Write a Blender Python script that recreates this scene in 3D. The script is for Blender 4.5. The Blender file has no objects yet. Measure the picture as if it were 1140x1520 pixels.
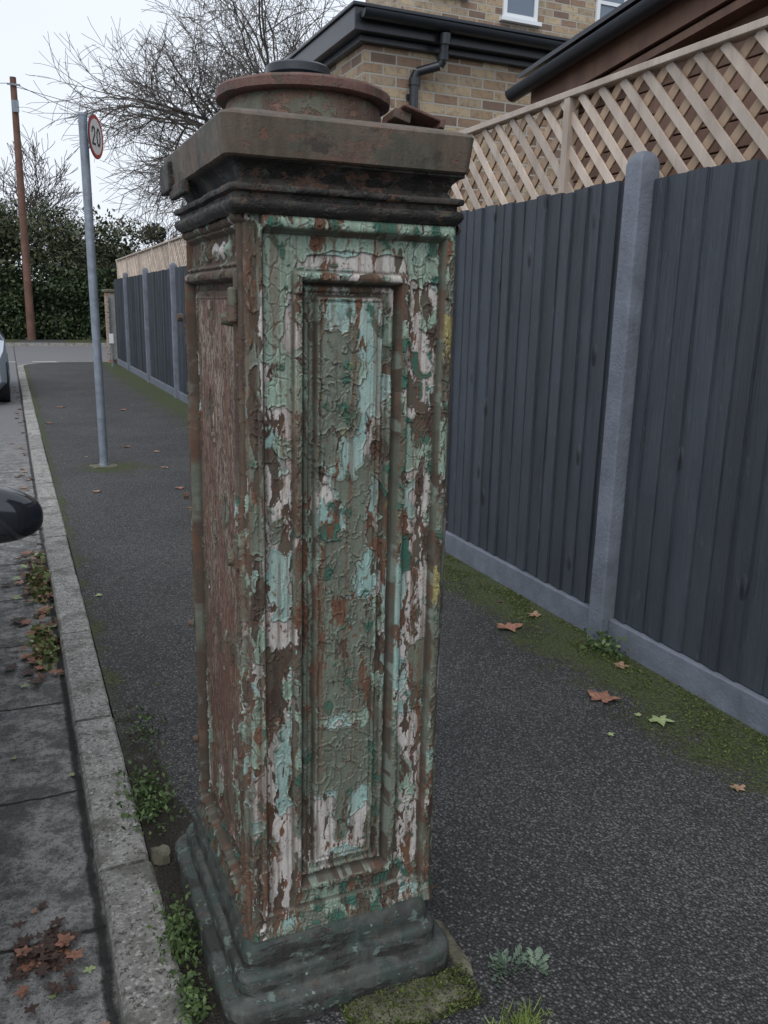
import bpy, math, random
import numpy as np
from mathutils import Vector, Matrix, noise as mn
random.seed(7); rng=np.random.default_rng(7)
sc=bpy.context.scene
sc.view_settings.view_transform='Standard'; sc.view_settings.look='None'; sc.view_settings.exposure=0

# ---------------------------------------------------------------- node helper
class NT:
    def __init__(s,name):
        s.m=bpy.data.materials.new(name); s.m.use_nodes=True
        s.t=s.m.node_tree; s.n=s.t.nodes; s.l=s.t.links
        s.b=s.n['Principled BSDF']; s.b.inputs['Roughness'].default_value=.8
        s.tc=s.n.new('ShaderNodeTexCoord'); s.pos=s.tc.outputs['Object']
    def put(s,sock,v):
        if isinstance(v,bpy.types.NodeSocket): s.l.new(v,sock)
        else: sock.default_value=v
    def math(s,op,a,b=0,c=0,clamp=False):
        n=s.n.new('ShaderNodeMath'); n.operation=op; n.use_clamp=clamp
        s.put(n.inputs[0],a); s.put(n.inputs[1],b); s.put(n.inputs[2],c); return n.outputs[0]
    def mapping(s,scale=(1,1,1),loc=(0,0,0),rot=(0,0,0),vec=None):
        n=s.n.new('ShaderNodeMapping'); s.put(n.inputs[0],vec or s.pos)
        n.inputs['Scale'].default_value=scale; n.inputs['Location'].default_value=loc; n.inputs['Rotation'].default_value=rot
        return n.outputs[0]
    def noise(s,scale=(5,5,5),detail=4,rough=.6,loc=(0,0,0),dist=0,vec=None):
        if not isinstance(scale,tuple): scale=(scale,)*3
        n=s.n.new('ShaderNodeTexNoise'); s.l.new(s.mapping(scale,loc,vec=vec),n.inputs['Vector'])
        n.inputs['Scale'].default_value=1; n.inputs['Detail'].default_value=detail
        n.inputs['Roughness'].default_value=rough; n.inputs['Distortion'].default_value=dist
        return n.outputs['Fac']
    def vor(s,scale=(5,5,5),feature='F1',loc=(0,0,0),vec=None):
        if not isinstance(scale,tuple): scale=(scale,)*3
        n=s.n.new('ShaderNodeTexVoronoi'); n.feature=feature
        s.l.new(s.mapping(scale,loc,vec=vec),n.inputs['Vector']); n.inputs['Scale'].default_value=1
        return n
    def rng(s,v,a,b,c=0,d=1):
        n=s.n.new('ShaderNodeMapRange'); s.put(n.inputs[0],v)
        for i,x in enumerate((a,b,c,d)): n.inputs[i+1].default_value=x
        return n.outputs[0]
    def mix(s,f,a,b,mode='MIX'):
        n=s.n.new('ShaderNodeMix'); n.data_type='RGBA'; n.blend_type=mode
        s.put(n.inputs[0],f); s.put(n.inputs[6],a); s.put(n.inputs[7],b); return n.outputs[2]
    def xyz(s,vec=None):
        n=s.n.new('ShaderNodeSeparateXYZ'); s.l.new(vec or s.pos,n.inputs[0]); return n.outputs
    def comb(s,x,y,z):
        n=s.n.new('ShaderNodeCombineXYZ'); s.put(n.inputs[0],x); s.put(n.inputs[1],y); s.put(n.inputs[2],z); return n.outputs[0]
    def island(s):
        return s.n.new('ShaderNodeNewGeometry').outputs['Random Per Island']
    def col(s,v): s.put(s.b.inputs['Base Color'],v)
    def rough(s,v): s.put(s.b.inputs['Roughness'],v)
    def bump(s,h,dist=.01,strength=1):
        n=s.n.new('ShaderNodeBump'); s.put(n.inputs['Height'],h); n.inputs['Distance'].default_value=dist
        n.inputs['Strength'].default_value=strength; s.l.new(n.outputs[0],s.b.inputs['Normal'])

def simple(name,col,rough=.7,var=.35,ns=8,bump=.003,bs=60,metal=0,island=0):
    t=NT(name); k=t.noise(ns,4,.65)
    c=t.mix(t.rng(k,.3,.7),tuple(x*(1-var) for x in col[:3])+(1,),tuple(min(1,x*(1+var)) for x in col[:3])+(1,))
    if island:
        r=t.island(); v=t.rng(r,0,1,1-island,1+island)
        c=t.mix(1,c,t.comb(v,v,v),'MULTIPLY')
    t.col(c); t.rough(rough); t.b.inputs['Metallic'].default_value=metal
    if bump: t.bump(t.noise(bs,3,.7),bump)
    return t.m

# ---------------------------------------------------------------- mesh helper
class MB:
    def __init__(s): s.v=[];s.f=[];s.mi=[]
    def add(s,vs,fs,mi=0):
        o=len(s.v); s.v+= [tuple(v) for v in vs]; s.f+=[tuple(i+o for i in f) for f in fs]; s.mi+=[mi]*len(fs)
    def box(s,x0,x1,y0,y1,z0,z1,mi=0,M=None):
        vs=[Vector((x,y,z)) for z in (z0,z1) for x,y in ((x0,y0),(x1,y0),(x1,y1),(x0,y1))]
        if M: vs=[M@v for v in vs]
        s.add(vs,[(3,2,1,0),(4,5,6,7),(0,1,5,4),(1,2,6,5),(2,3,7,6),(3,0,4,7)],mi)
    def tube(s,p,q,r0,r1,n=8,mi=0,caps=False):
        p=Vector(p);q=Vector(q);d=(q-p)
        if d.length<1e-6: return
        d.normalize(); a=d.orthogonal().normalized(); b=d.cross(a)
        vs=[]
        for c,r in ((p,r0),(q,r1)):
            for i in range(n):
                t=2*math.pi*i/n; vs.append(c+(a*math.cos(t)+b*math.sin(t))*r)
        fs=[(i,(i+1)%n,n+(i+1)%n,n+i) for i in range(n)]
        if caps: fs+=[tuple(range(n-1,-1,-1)),tuple(range(n,2*n))]
        s.add(vs,fs,mi)
    def lathe(s,cx,cy,prof,n=64,mi=0,jit=0):
        vs=[]
        for r,z in prof:
            for i in range(n):
                t=2*math.pi*i/n; j=jit*mn.noise(Vector((math.cos(t)*5,math.sin(t)*5,z*30)))
                vs.append((cx+(r+j)*math.cos(t),cy+(r+j)*math.sin(t),z+j*.5))
        fs=[]
        for k in range(len(prof)-1):
            for i in range(n):
                j=(i+1)%n; fs.append((k*n+i,k*n+j,(k+1)*n+j,(k+1)*n+i))
        fs.append(tuple((len(prof)-1)*n+i for i in range(n)))
        s.add(vs,fs,mi)
    def loft(s,x0,x1,y0,y1,prof,rad=.02,step=.02,mi=0,jit=.002,cap=True,tilt=(0,0)):
        vs=[];n=None
        nx=max(2,int((x1-x0)/step)); ny=max(2,int((y1-y0)/step))
        for off,z in prof:
            a0,a1,b0,b1=x0-off,x1+off,y0-off,y1+off; r=rad+max(0,off*.5); ring=[]
            def arc(cx,cy,t0):
                for k in range(5):
                    t=t0+math.pi/2*k/4; ring.append((cx+r*math.cos(t),cy+r*math.sin(t)))
            arc(a0+r,b0+r,math.pi)
            for k in range(1,nx): ring.append((a0+r+(a1-a0-2*r)*k/nx,b0))
            arc(a1-r,b0+r,1.5*math.pi)
            for k in range(1,ny): ring.append((a1,b0+r+(b1-b0-2*r)*k/ny))
            arc(a1-r,b1-r,0)
            for k in range(1,nx): ring.append((a1-r-(a1-a0-2*r)*k/nx,b1))
            arc(a0+r,b1-r,.5*math.pi)
            for k in range(1,ny): ring.append((a0,b1-r-(b1-b0-2*r)*k/ny))
            n=len(ring)
            for x,y in ring:
                q=Vector((x*16,y*16,z*8)); j=jit*(mn.noise(q)+.5*mn.noise(q*3))
                cx,cy=(x0+x1)/2,(y0+y1)/2; L=math.hypot(x-cx,y-cy)
                vs.append((x+(x-cx)/L*j,y+(y-cy)/L*j,z+jit*.8*mn.noise(Vector((x*9,y*9,z*3+7)))+tilt[0]*(x-cx)+tilt[1]*(y-cy)))
        fs=[]
        for k in range(len(prof)-1):
            for i in range(n):
                j=(i+1)%n; fs.append((k*n+i,k*n+j,(k+1)*n+j,(k+1)*n+i))
        if cap: fs.append(tuple((len(prof)-1)*n+i for i in range(n)))
        s.add(vs,fs,mi)
    def obj(s,name,mats,parent=None,smooth=False,bevel=0,angle=None):
        me=bpy.data.meshes.new(name); me.from_pydata(s.v,[],s.f)
        for m in (mats if isinstance(mats,(list,tuple)) else [mats]): me.materials.append(m)
        me.polygons.foreach_set('material_index',s.mi)
        if smooth: me.polygons.foreach_set('use_smooth',[True]*len(s.f))
        me.update(); o=bpy.data.objects.new(name,me); sc.collection.objects.link(o)
        if smooth and angle: 
            try: me.set_sharp_from_angle(angle=math.radians(angle))
            except Exception: pass
        if parent: o.parent=parent
        if bevel:
            b=o.modifiers.new('b','BEVEL'); b.width=bevel; b.segments=2; b.limit_method='ANGLE'
        return o
def empty(name):
    e=bpy.data.objects.new(name,None); sc.collection.objects.link(e); e.empty_display_size=.1; return e
def quads(name,P,mat,parent=None,k=4):
    N=P.shape[0]; me=bpy.data.meshes.new(name)
    me.vertices.add(N*k); me.vertices.foreach_set('co',P.reshape(-1).astype('f'))
    me.loops.add(N*k); me.loops.foreach_set('vertex_index',np.arange(N*k,dtype='i'))
    me.polygons.add(N); me.polygons.foreach_set('loop_start',np.arange(0,N*k,k,dtype='i'))
    me.materials.append(mat); me.update(calc_edges=True); me.validate()
    o=bpy.data.objects.new(name,me); sc.collection.objects.link(o)
    if parent: o.parent=parent
    return o
def leafcards(cent,size,up=0.0):
    N=len(cent); a=rng.normal(size=(N,3)); 
    a/=np.linalg.norm(a,axis=1)[:,None]; b=rng.normal(size=(N,3)); b[:,2]+=up
    b-= (b*a).sum(1)[:,None]*a; b/=np.linalg.norm(b,axis=1)[:,None]
    s=(size*rng.uniform(.6,1.3,N))[:,None]
    c=cent
    return np.stack([c-a*s,c-b*s*.55+a*s*.1,c+a*s,c+b*s*.55+a*s*.1],1)

# ---------------------------------------------------------------- camera
cam=bpy.data.cameras.new('camera'); co=bpy.data.objects.new('camera',cam); sc.collection.objects.link(co)
cam.sensor_fit='VERTICAL'; cam.sensor_height=36; cam.lens=29.37; cam.clip_start=.05; cam.clip_end=2000
R=Vector((.9158,-.4010,.0210)).normalized(); B=Vector((-.3942,-.8880,.2366)).normalized(); U=B.cross(R).normalized()
M=Matrix((R,U,B)).transposed().to_4x4(); M.translation=(0,0,1.5); co.matrix_world=M
sc.camera=co

# ---------------------------------------------------------------- sky / light
w=bpy.data.worlds.new('World'); sc.world=w; w.use_nodes=True; wn=w.node_tree.nodes; wl=w.node_tree.links
bg=wn['Background']; sky=wn.new('ShaderNodeTexSky'); sky.sky_type='NISHITA'; sky.sun_disc=False
sky.sun_elevation=math.radians(48); sky.sun_rotation=math.radians(217); sky.dust_density=3; sky.air_density=1
hs=wn.new('ShaderNodeHueSaturation'); hs.inputs['Saturation'].default_value=.3; wl.new(sky.outputs[0],hs.inputs['Color'])
mx=wn.new('ShaderNodeMix'); mx.data_type='RGBA'; mx.inputs[0].default_value=.78
tcw=wn.new('ShaderNodeTexCoord'); nz=wn.new('ShaderNodeTexNoise'); nz.inputs['Scale'].default_value=1.6; nz.inputs['Detail'].default_value=3
wl.new(tcw.outputs['Generated'],nz.inputs['Vector'])
cr=wn.new('ShaderNodeMix'); cr.data_type='RGBA'; wl.new(nz.outputs['Fac'],cr.inputs[0])
cr.inputs[6].default_value=(6.9,7.5,8.6,1); cr.inputs[7].default_value=(8.2,8.7,9.4,1)
wl.new(hs.outputs[0],mx.inputs[6]); wl.new(cr.outputs[2],mx.inputs[7]); wl.new(mx.outputs[2],bg.inputs[0]); bg.inputs[1].default_value=.133
sl=bpy.data.lights.new('sun','SUN'); sl.energy=1.1; sl.angle=math.radians(45); sl.color=(1,.98,.95)
so=bpy.data.objects.new('sun',sl); sc.collection.objects.link(so)
sd=Vector((-.45,-.6,.85)); so.rotation_euler=sd.to_track_quat('Z','Y').to_euler()

# ================================================================= MATERIALS
def layered(name,base,layers,grime=.5,streak=70,bd=.003):
    t=NT(name); b1,b2=base
    c=t.mix(t.rng(t.noise((30,30,10),3,.7),.4,.6),b1,b2)
    h=t.math('MULTIPLY',t.noise(180,2,.7),.4)
    mid=t.noise((55,55,28),3,.7,(3,1,4))
    for i,(key,col,wgt,scl,amp,hh) in enumerate(layers):
        n=t.noise(scl,5,.66,(i*3.7,i*5.1,i*2.3))
        m=t.math('ADD',t.math('MULTIPLY',t.math('SUBTRACT',n,.5),amp),wgt)
        msk=t.rng(m,.47,.54)
        colv=t.mix(t.rng(mid,.3,.7),tuple(x*.75 for x in col[:3])+(1,),tuple(min(1,x*1.2) for x in col[:3])+(1,))
        c=t.mix(msk,c,colv)
        if hh: h=t.math('ADD',h,t.math('MULTIPLY',msk,hh))
    st=t.rng(t.noise((streak,streak,3.5),3,.7,(5,5,5)),.42,.68)
    c=t.mix(t.math('MULTIPLY',st,grime),c,(.04,.03,.022,1))
    t.col(c); t.rough(t.rng(mid,.3,.7,.5,.85)); t.bump(h,bd,1)
    return t.m
soot=layered('sooty_iron',((.024,.021,.019,1),(.048,.041,.034,1)),[
    ('a',(.055,.072,.056,1),.38,(22,22,30),2,.6),('c',(.10,.055,.038,1),.39,(35,35,35),2,-.4),('d',(.014,.013,.012,1),.48,(14,14,24),2,.5),('b',(.16,.21,.17,1),.13,(50,50,50),2,.6)],grime=.25)
slabm=layered('rusty_slab',((.095,.072,.053,1),(.125,.095,.07,1)),[
    ('a',(.085,.080,.058,1),.5,(6,6,9),1.6,0),('b',(.14,.085,.062,1),.34,(9,9,20),1.6,-.1),
    ('e',(.055,.045,.036,1),.33,(9,9,14),1.4,0),
    ('c',(.17,.08,.055,1),.22,(40,40,40),2,-.3),('d',(.26,.25,.21,1),.07,(60,60,40),2,.3)],grime=.45,streak=30,bd=.002)
lidm=layered('rusty_lid',((.085,.05,.038,1),(.12,.08,.055,1)),[
    ('a',(.11,.11,.08,1),.50,(16,16,16),2,.4),('b',(.15,.085,.06,1),.35,(22,22,40),2,-.3)],grime=.45,streak=40)
flangem=layered('red_flange',((.115,.052,.043,1),(.14,.075,.06,1)),[('a',(.085,.06,.045,1),.42,(20,20,20),2,.2)],grime=.3)
plinthm=layered('plinth_paint',((.045,.050,.046,1),(.075,.084,.077,1)),[
    ('b',(.045,.065,.057,1),.48,(10,10,20),1.6,.2),('a',(.13,.175,.155,1),.33,(26,26,34),1.8,.5),
    ('c',(.12,.07,.048,1),.20,(40,40,40),2,-.3),('d',(.30,.34,.32,1),.15,(50,50,60),2,.3),('e',(.026,.027,.025,1),.40,(8,8,26),1.8,0)],grime=.3,bd=.0025)
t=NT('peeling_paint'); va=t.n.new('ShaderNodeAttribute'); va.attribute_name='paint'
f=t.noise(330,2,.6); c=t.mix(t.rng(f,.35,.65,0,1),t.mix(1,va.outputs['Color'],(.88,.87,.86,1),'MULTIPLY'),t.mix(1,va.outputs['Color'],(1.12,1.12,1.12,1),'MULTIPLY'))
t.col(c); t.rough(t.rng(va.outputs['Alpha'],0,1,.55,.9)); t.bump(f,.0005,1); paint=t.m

# ---- asphalt
t=NT('asphalt'); X,Y,Z=t.xyz()
v=t.vor((125,125,125)); cs=t.n.new('ShaderNodeSeparateColor'); t.l.new(v.outputs['Color'],cs.inputs[0])
big=t.noise(1.1,5,.62); c=t.mix(t.rng(big,.36,.62),(.050,.050,.051,1),(.102,.100,.099,1))
c=t.mix(t.rng(cs.outputs[0],.66,.95,0,.85),c,(.22,.215,.21,1))
c=t.mix(t.rng(v.outputs['Distance'],.38,.62,0,.8),c,(.016,.016,.017,1))
mossn=t.noise(3.2,6,.72,(4,2,0)); mf=t.noise(60,3,.7)
edge=t.rng(X,1.62,2.40,-.28,.36)
edge2=t.rng(X,.42,.26,-.25,.14)
ymod=t.rng(Y,6,14,0,.12)
m=t.math('MAXIMUM',edge,edge2); m=t.math('ADD',m,ymod)
px=t.math('SUBTRACT',X,.80); py=t.math('SUBTRACT',Y,8.1); pd=t.math('SQRT',t.math('ADD',t.math('MULTIPLY',px,px),t.math('MULTIPLY',py,py)))
m=t.math('MAXIMUM',m,t.rng(pd,.1,.75,.26,-.3))
m=t.math('ADD',m,mossn); m=t.math('ADD',m,t.math('MULTIPLY',t.math('SUBTRACT',mf,.5),.6))
mk=t.rng(m,.55,.70)
mc=t.mix(t.rng(t.noise(70,4,.75),.38,.64),(.014,.018,.007,1),(.100,.132,.024,1))
c=t.mix(t.math('MULTIPLY',mk,.88),c,mc)
qx=t.math('SUBTRACT',X,.30); soil=t.math('MULTIPLY',t.rng(t.math('ABSOLUTE',qx),.02,.16,.35,-.1),t.rng(Y,2.4,3.2,1,0))
sk=t.rng(t.math('ADD',soil,t.noise(14,4,.7)),.6,.72)
c=t.mix(sk,c,(.026,.020,.014,1))
t.col(c); t.rough(.82); hh=t.math('ADD',t.math('MULTIPLY',v.outputs['Distance'],-1.6),t.math('MULTIPLY',mk,1)); t.bump(hh,.006,1); asphalt=t.m
# ---- kerb
t=NT('kerb_concrete')
k=t.noise(9,5,.7); c=t.mix(t.rng(k,.35,.65),(.21,.205,.19,1),(.40,.39,.365,1))
v=t.vor(140); cs=t.n.new('ShaderNodeSeparateColor'); t.l.new(v.outputs['Color'],cs.inputs[0])
c=t.mix(t.rng(cs.outputs[0],.7,1),c,(.52,.51,.48,1)); c=t.mix(t.rng(t.noise(75,4,.75),.53,.62),c,(.08,.075,.065,1))
c=t.mix(t.rng(t.noise(5,5,.75,(9,9,0)),.52,.62,0,.65),c,(.095,.097,.075,1))
r=t.rng(t.island(),0,1,.8,1.1); c=t.mix(1,c,t.comb(r,r,r),'MULTIPLY')
t.col(c); t.rough(.85); t.bump(t.noise(110,4,.78),.009,1); kerbm=t.m
# ---- road
t=NT('road_surface'); X,Y,Z=t.xyz()
k=t.noise(9,6,.78); c=t.mix(t.rng(k,.42,.58),(.11,.11,.107,1),(.34,.335,.32,1))
k2=t.noise(28,4,.7,(3,3,3)); c=t.mix(t.rng(k2,.50,.62,0,.75),c,(.09,.087,.08,1))
c=t.mix(t.rng(t.noise(150,3,.7),.56,.66),c,(.035,.035,.033,1))
yj=t.math('ADD',Y,t.math('MULTIPLY',t.noise(7,3,.6),.05)); fr=t.math('FRACT',t.math('DIVIDE',t.math('ADD',yj,.04),.68)); j=t.rng(t.math('ABSOLUTE',t.math('SUBTRACT',fr,.5)),.488,.496)
xw=t.math('ADD',X,t.math('MULTIPLY',t.math('SUBTRACT',t.noise(12,3,.7,(2,2,2)),.5),.03))
xj=t.rng(t.math('ABSOLUTE',t.math('SUBTRACT',xw,.098)),.006,.016,1,0)
far=t.rng(Y,7,9,1,0); j=t.math('MULTIPLY',j,far); jj=t.math('MAXIMUM',j,t.math('MULTIPLY',xj,.9))
tar=t.mix(t.noise(60,3,.7),(.12,.12,.125,1),(.20,.20,.205,1))
c=t.mix(t.rng(Y,7,12),c,tar); c=t.mix(jj,c,(.018,.018,.016,1))
t.col(c); t.rough(.8); t.bump(t.math('SUBTRACT',t.math('ADD',t.noise(60,4,.75),k),jj),.012,1); roadm=t.m
def fencemat(name,c1,c2,isl=.12,knots=True,b=.004):
    t=NT(name); g=t.noise((45,45,2.2),5,.7,dist=.6); k=t.noise((9,9,3),3,.6)
    c=t.mix(t.rng(k,.3,.7),c1,c2); c=t.mix(t.rng(g,.55,.75,0,.4),c,tuple(x*.5 for x in c1[:3])+(1,))
    h=g
    if knots:
        kn=t.vor((6,6,2.4),'F1'); kk=t.rng(kn.outputs['Distance'],.02,.13,1,0)
        c=t.mix(t.math('MULTIPLY',kk,.8),c,(.010,.011,.013,1)); h=t.math('ADD',g,t.math('MULTIPLY',kk,1.6))
        c=t.mix(t.rng(t.noise((30,30,9),3,.7,(7,7,7)),.62,.70,0,.35),c,(.12,.13,.15,1))
    r=t.rng(t.island(),0,1,1-isl,1+isl); c=t.mix(1,c,t.comb(r,r,r),'MULTIPLY')
    t.col(c); t.rough(.6); t.bump(h,b,1); return t.m
fboard=fencemat('fence_paint',(.038,.047,.061,1),(.054,.065,.083,1),.18,b=.009)
fpost=simple('painted_concrete',(.15,.168,.205,1),.7,.25,7,.004,60)
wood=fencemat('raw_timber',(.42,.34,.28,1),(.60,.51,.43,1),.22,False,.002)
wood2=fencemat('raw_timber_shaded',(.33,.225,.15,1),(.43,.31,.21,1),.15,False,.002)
def brick(name,mort=(.44,.41,.36,1),warm=1):
    t=NT(name); X,Y,Z=t.xyz(); vec=t.comb(t.math('ADD',X,Y),Z,0)
    n=t.n.new('ShaderNodeTexBrick'); t.l.new(vec,n.inputs['Vector']); n.inputs['Scale'].default_value=1
    n.inputs['Brick Width'].default_value=.235; n.inputs['Row Height'].default_value=.082; n.inputs['Mortar Size'].default_value=.0085
    n.inputs['Mortar Smooth'].default_value=.2; n.inputs['Color1'].default_value=(0,0,0,1); n.inputs['Color2'].default_value=(1,1,1,1); n.inputs['Mortar'].default_value=(.5,.5,.5,1); n.inputs['Bias'].default_value=0
    cs=t.n.new('ShaderNodeSeparateColor'); t.l.new(n.outputs['Color'],cs.inputs[0])
    cr=t.n.new('ShaderNodeValToRGB'); t.l.new(cs.outputs[0],cr.inputs[0]); e=cr.color_ramp; e.interpolation='CONSTANT'
    cols=[(.42,.33,.22,1),(.32,.23,.15,1),(.27,.18,.125,1),(.46,.37,.25,1),(.19,.13,.10,1),(.39,.29,.19,1),(.34,.27,.19,1)]
    if warm>1: cols=[(r,g*.72,b*.7,1) for r,g,b,_ in cols]
    e.elements[0].color=cols[0]; e.elements[1].position=.15; e.elements[1].color=cols[1]
    for i in range(2,7): q=e.elements.new(i/7.0); q.color=cols[i]
    blot=t.noise(22,4,.7); c=t.mix(t.rng(blot,.48,.68,0,.65),cr.outputs[0],(.13,.095,.075,1))
    c=t.mix(n.outputs['Fac'],c,t.mix(t.noise(40,3,.6),tuple(x*.8 for x in mort[:3])+(1,),mort))
    t.col(c); t.rough(.9); t.bump(t.math('ADD',t.math('MULTIPLY',n.outputs['Fac'],-1),t.math('MULTIPLY',blot,.5)),.008,1); return t.m
brickm=brick('yellow_stock_brick')
pierbrick=brick('orange_brick',warm=2)
blackpl=simple('black_plastic',(.022,.026,.034,1),.35,.2,5,.001,40)
white_pl=simple('white_upvc',(.72,.75,.78,1),.4,.04,3,0)
t=NT('window_glass'); t.col((.10,.14,.19,1)); t.rough(.06); t.b.inputs['Specular IOR Level'].default_value=.9; glass=t.m
brownwood=fencemat('stained_timber',(.12,.065,.045,1),(.19,.105,.07,1),.2,False)
galv=simple('galvanised_steel',(.22,.255,.30,1),.45,.25,14,.001,60,.3)
polewood=simple('creosoted_timber',(.15,.08,.06,1),.85,.3,3,.01,20)
barkm=simple('bark',(.085,.075,.067,1),.9,.3,4,0)
concm=simple('mossy_concrete',(.12,.115,.08,1),.9,.6,16,.008,70)
def leafmat(name,c1,c2,c3=None):
    t=NT(name); r=t.island(); c=t.mix(r,c1,c2)
    if c3: c=t.mix(t.rng(t.math('FRACT',t.math('MULTIPLY',r,7.3)),.8,.82),c,c3)
    t.col(c); t.rough(.6); return t.m

# ================================================================= GROUND
def gridmesh(name,x0,x1,y0,y1,z,mat):
    m=MB(); m.add([(x0,y0,z),(x1,y0,z),(x1,y1,z),(x0,y1,z)],[(0,1,2,3)]); return m.obj(name,mat)
gm=simple('field_ground',(.05,.055,.03,1),.95,.4,.3,.02,3)
gridmesh('ground',-400,400,-200,700,-.09,gm)
m=MB(); m.add([(-9,-8,-.07),(.16,-8,-.07),(.16,22,-.07),(-9,22,-.07)],[(0,1,2,3)])
m.add([(-60,22,-.07),(60,22,-.07),(60,33,-.07),(-60,33,-.07)],[(0,1,2,3)])
m.obj('road',roadm)
def edge_path(off):
    r=1.6-off; cx,cy=.11+1.6,23.3-1.6; pts=[(.11+off,-6)]
    for k in range(9):
        a=math.pi-math.pi/2*k/8; pts.append((cx+r*math.cos(a),cy+r*math.sin(a)))
    pts.append((60,23.3-off)); return pts
ip=edge_path(.137)
m=MB(); m.add([(x,y,0) for x,y in ip]+[(60,-6,0)],[tuple(range(len(ip)+1))[::-1]]); m.obj('pavement',asphalt)
m=MB()
y=3.0-.9*10+.006
while y<21.4:
    y1=min(y+.886,21.68); dz=random.uniform(-.005,.005); dx=random.uniform(-.004,.004)
    n=12; vs=[]
    for k in range(n+1):
        yy=y+(y1-y)*k/n; j=.004*mn.noise(Vector((yy*9,1,0))); j2=.003*mn.noise(Vector((yy*9,7,0))); e=-.003 if k in (0,n) else 0
        vs+= [(.11+dx+j,yy,-.12),(.11+dx+j,yy,-.008+dz),(.120+dx+j,yy,.006+dz+e),(.237+dx+j2,yy,.008+dz+e),(.245+dx+j2,yy,0+dz+e),(.245+dx+j2,yy,-.12)]
    fs=[(k*6+i,k*6+6+i,k*6+7+i,k*6+1+i) for k in range(n) for i in range(5)]+[(0,1,2,3,4,5),tuple(n*6+i for i in (5,4,3,2,1,0))]
    m.add(vs,fs); y+=.9
o=edge_path(0); i_=edge_path(.135)
for k in range(1,len(o)-1):
    a,b=o[k],o[k+1]; c_,d=i_[k],i_[k+1]
    m.add([(*a,-.12),(*b,-.12),(*d,-.12),(*c_,-.12),(*a,.005),(*b,.005),(*d,.005),(*c_,.005)],[(4,7,6,5),(0,4,5,1),(2,6,7,3)])
m.obj('kerb',kerbm)
gridmesh('verge_pavement',-60,60,33.1,37,.02,asphalt)
m=MB(); m.box(-60,60,33,33.12,-.1,.04); m.obj('kerb',kerbm)
mk=simple('road_paint',(.6,.6,.58,1),.7,.2,20,0)
m=MB()
for i in range(16):
    x=-3.5+i*1.0; m.add([(x,24.2,-.064),(x+.6,24.2,-.064),(x+.6,24.35,-.064),(x,24.35,-.064)],[(0,1,2,3)])
m.obj('road_marking',mk)

# ================================================================= HERO PILLAR
pil=empty('cast_iron_street_pillar')
X0,X1,Y0,Y1,ZB,ZT=.381,.803,1.50,2.03,.165,1.668
WF=X1-X0
TB=np.random.default_rng(5).random((64,256,256))
def vn(u,z,cx,cz,k):
    a=u/cx+k*17.3; b=z/cz+k*5.7; i=np.floor(a).astype(int); j=np.floor(b).astype(int); fa=a-i; fb=b-j
    fa=fa*fa*(3-2*fa); fb=fb*fb*(3-2*fb); T=TB[k%64]; i0=i%256;i1=(i+1)%256;j0=j%256;j1=(j+1)%256
    return (T[i0,j0]*(1-fa)+T[i1,j0]*fa)*(1-fb)+(T[i0,j1]*(1-fa)+T[i1,j1]*fa)*fb
def fbm(u,z,cx,cz,k,oc=5,g=.55):
    s=0;a=1;t_=0
    for o in range(oc): s=s+a*vn(u,z,cx/2**o,cz/2**o,k+o*7); t_+=a; a*=g
    return s/t_
def rank(a):
    r=np.empty(a.size); r[np.argsort(a.ravel(),kind='stable')]=np.linspace(0,1,a.size); return r.reshape(a.shape)
def vor2(u,z,cx,cz,k):
    a=u/cx+k*3.1; b=z/cz+k*1.7; i=np.floor(a).astype(int); j=np.floor(b).astype(int)
    f1=np.full(u.shape,9.);f2=f1.copy();idv=np.zeros(u.shape); T1,T2,T3=TB[k%64],TB[(k+1)%64],TB[(k+2)%64]
    for di in (-1,0,1):
        for dj in (-1,0,1):
            ii=(i+di)%256; jj=(j+dj)%256; dx=i+di+T1[ii,jj]-a; dz=j+dj+T2[ii,jj]-b; d=np.sqrt(dx*dx+dz*dz)
            n1=d<f1; f2=np.where(n1,f1,np.minimum(f2,d)); idv=np.where(n1,T3[ii,jj],idv); f1=np.where(n1,d,f1)
    return idv,f2-f1
def blur(a,r):
    for ax in (0,1):
        p=np.pad(a,[(r+1,r) if k==ax else (0,0) for k in (0,1)],mode='edge'); c=np.cumsum(p,axis=ax)
        a=(np.take(c,range(2*r+1,c.shape[ax]),axis=ax)-np.take(c,range(0,c.shape[ax]-2*r-1),axis=ax))/(2*r+1)
    return a
def sb(v,a,b,s=.008): return np.clip((v-a)/s+.5,0,1)*np.clip((b-v)/s+.5,0,1)
def step(v,a,s=.003): return np.clip((v-a)/s+.5,0,1)
def rectd(u,z,a,b,c,d): return np.minimum(np.minimum(u-a,b-u),np.minimum(z-c,d-z))
def bead(d,c,r): return np.sqrt(np.clip(r*r-(d-c)**2,0,None))
def lerp(c,col,m): m=m[...,None]; return c*(1-m)+np.array(col)*m
COL=dict(W=(.49,.465,.44),T=(.25,.385,.355),G=(.235,.325,.262),O=(.130,.150,.118),K=(.035,.115,.085),Y=(.28,.25,.10),R=(.165,.08,.048),S=(.082,.056,.043))
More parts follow.
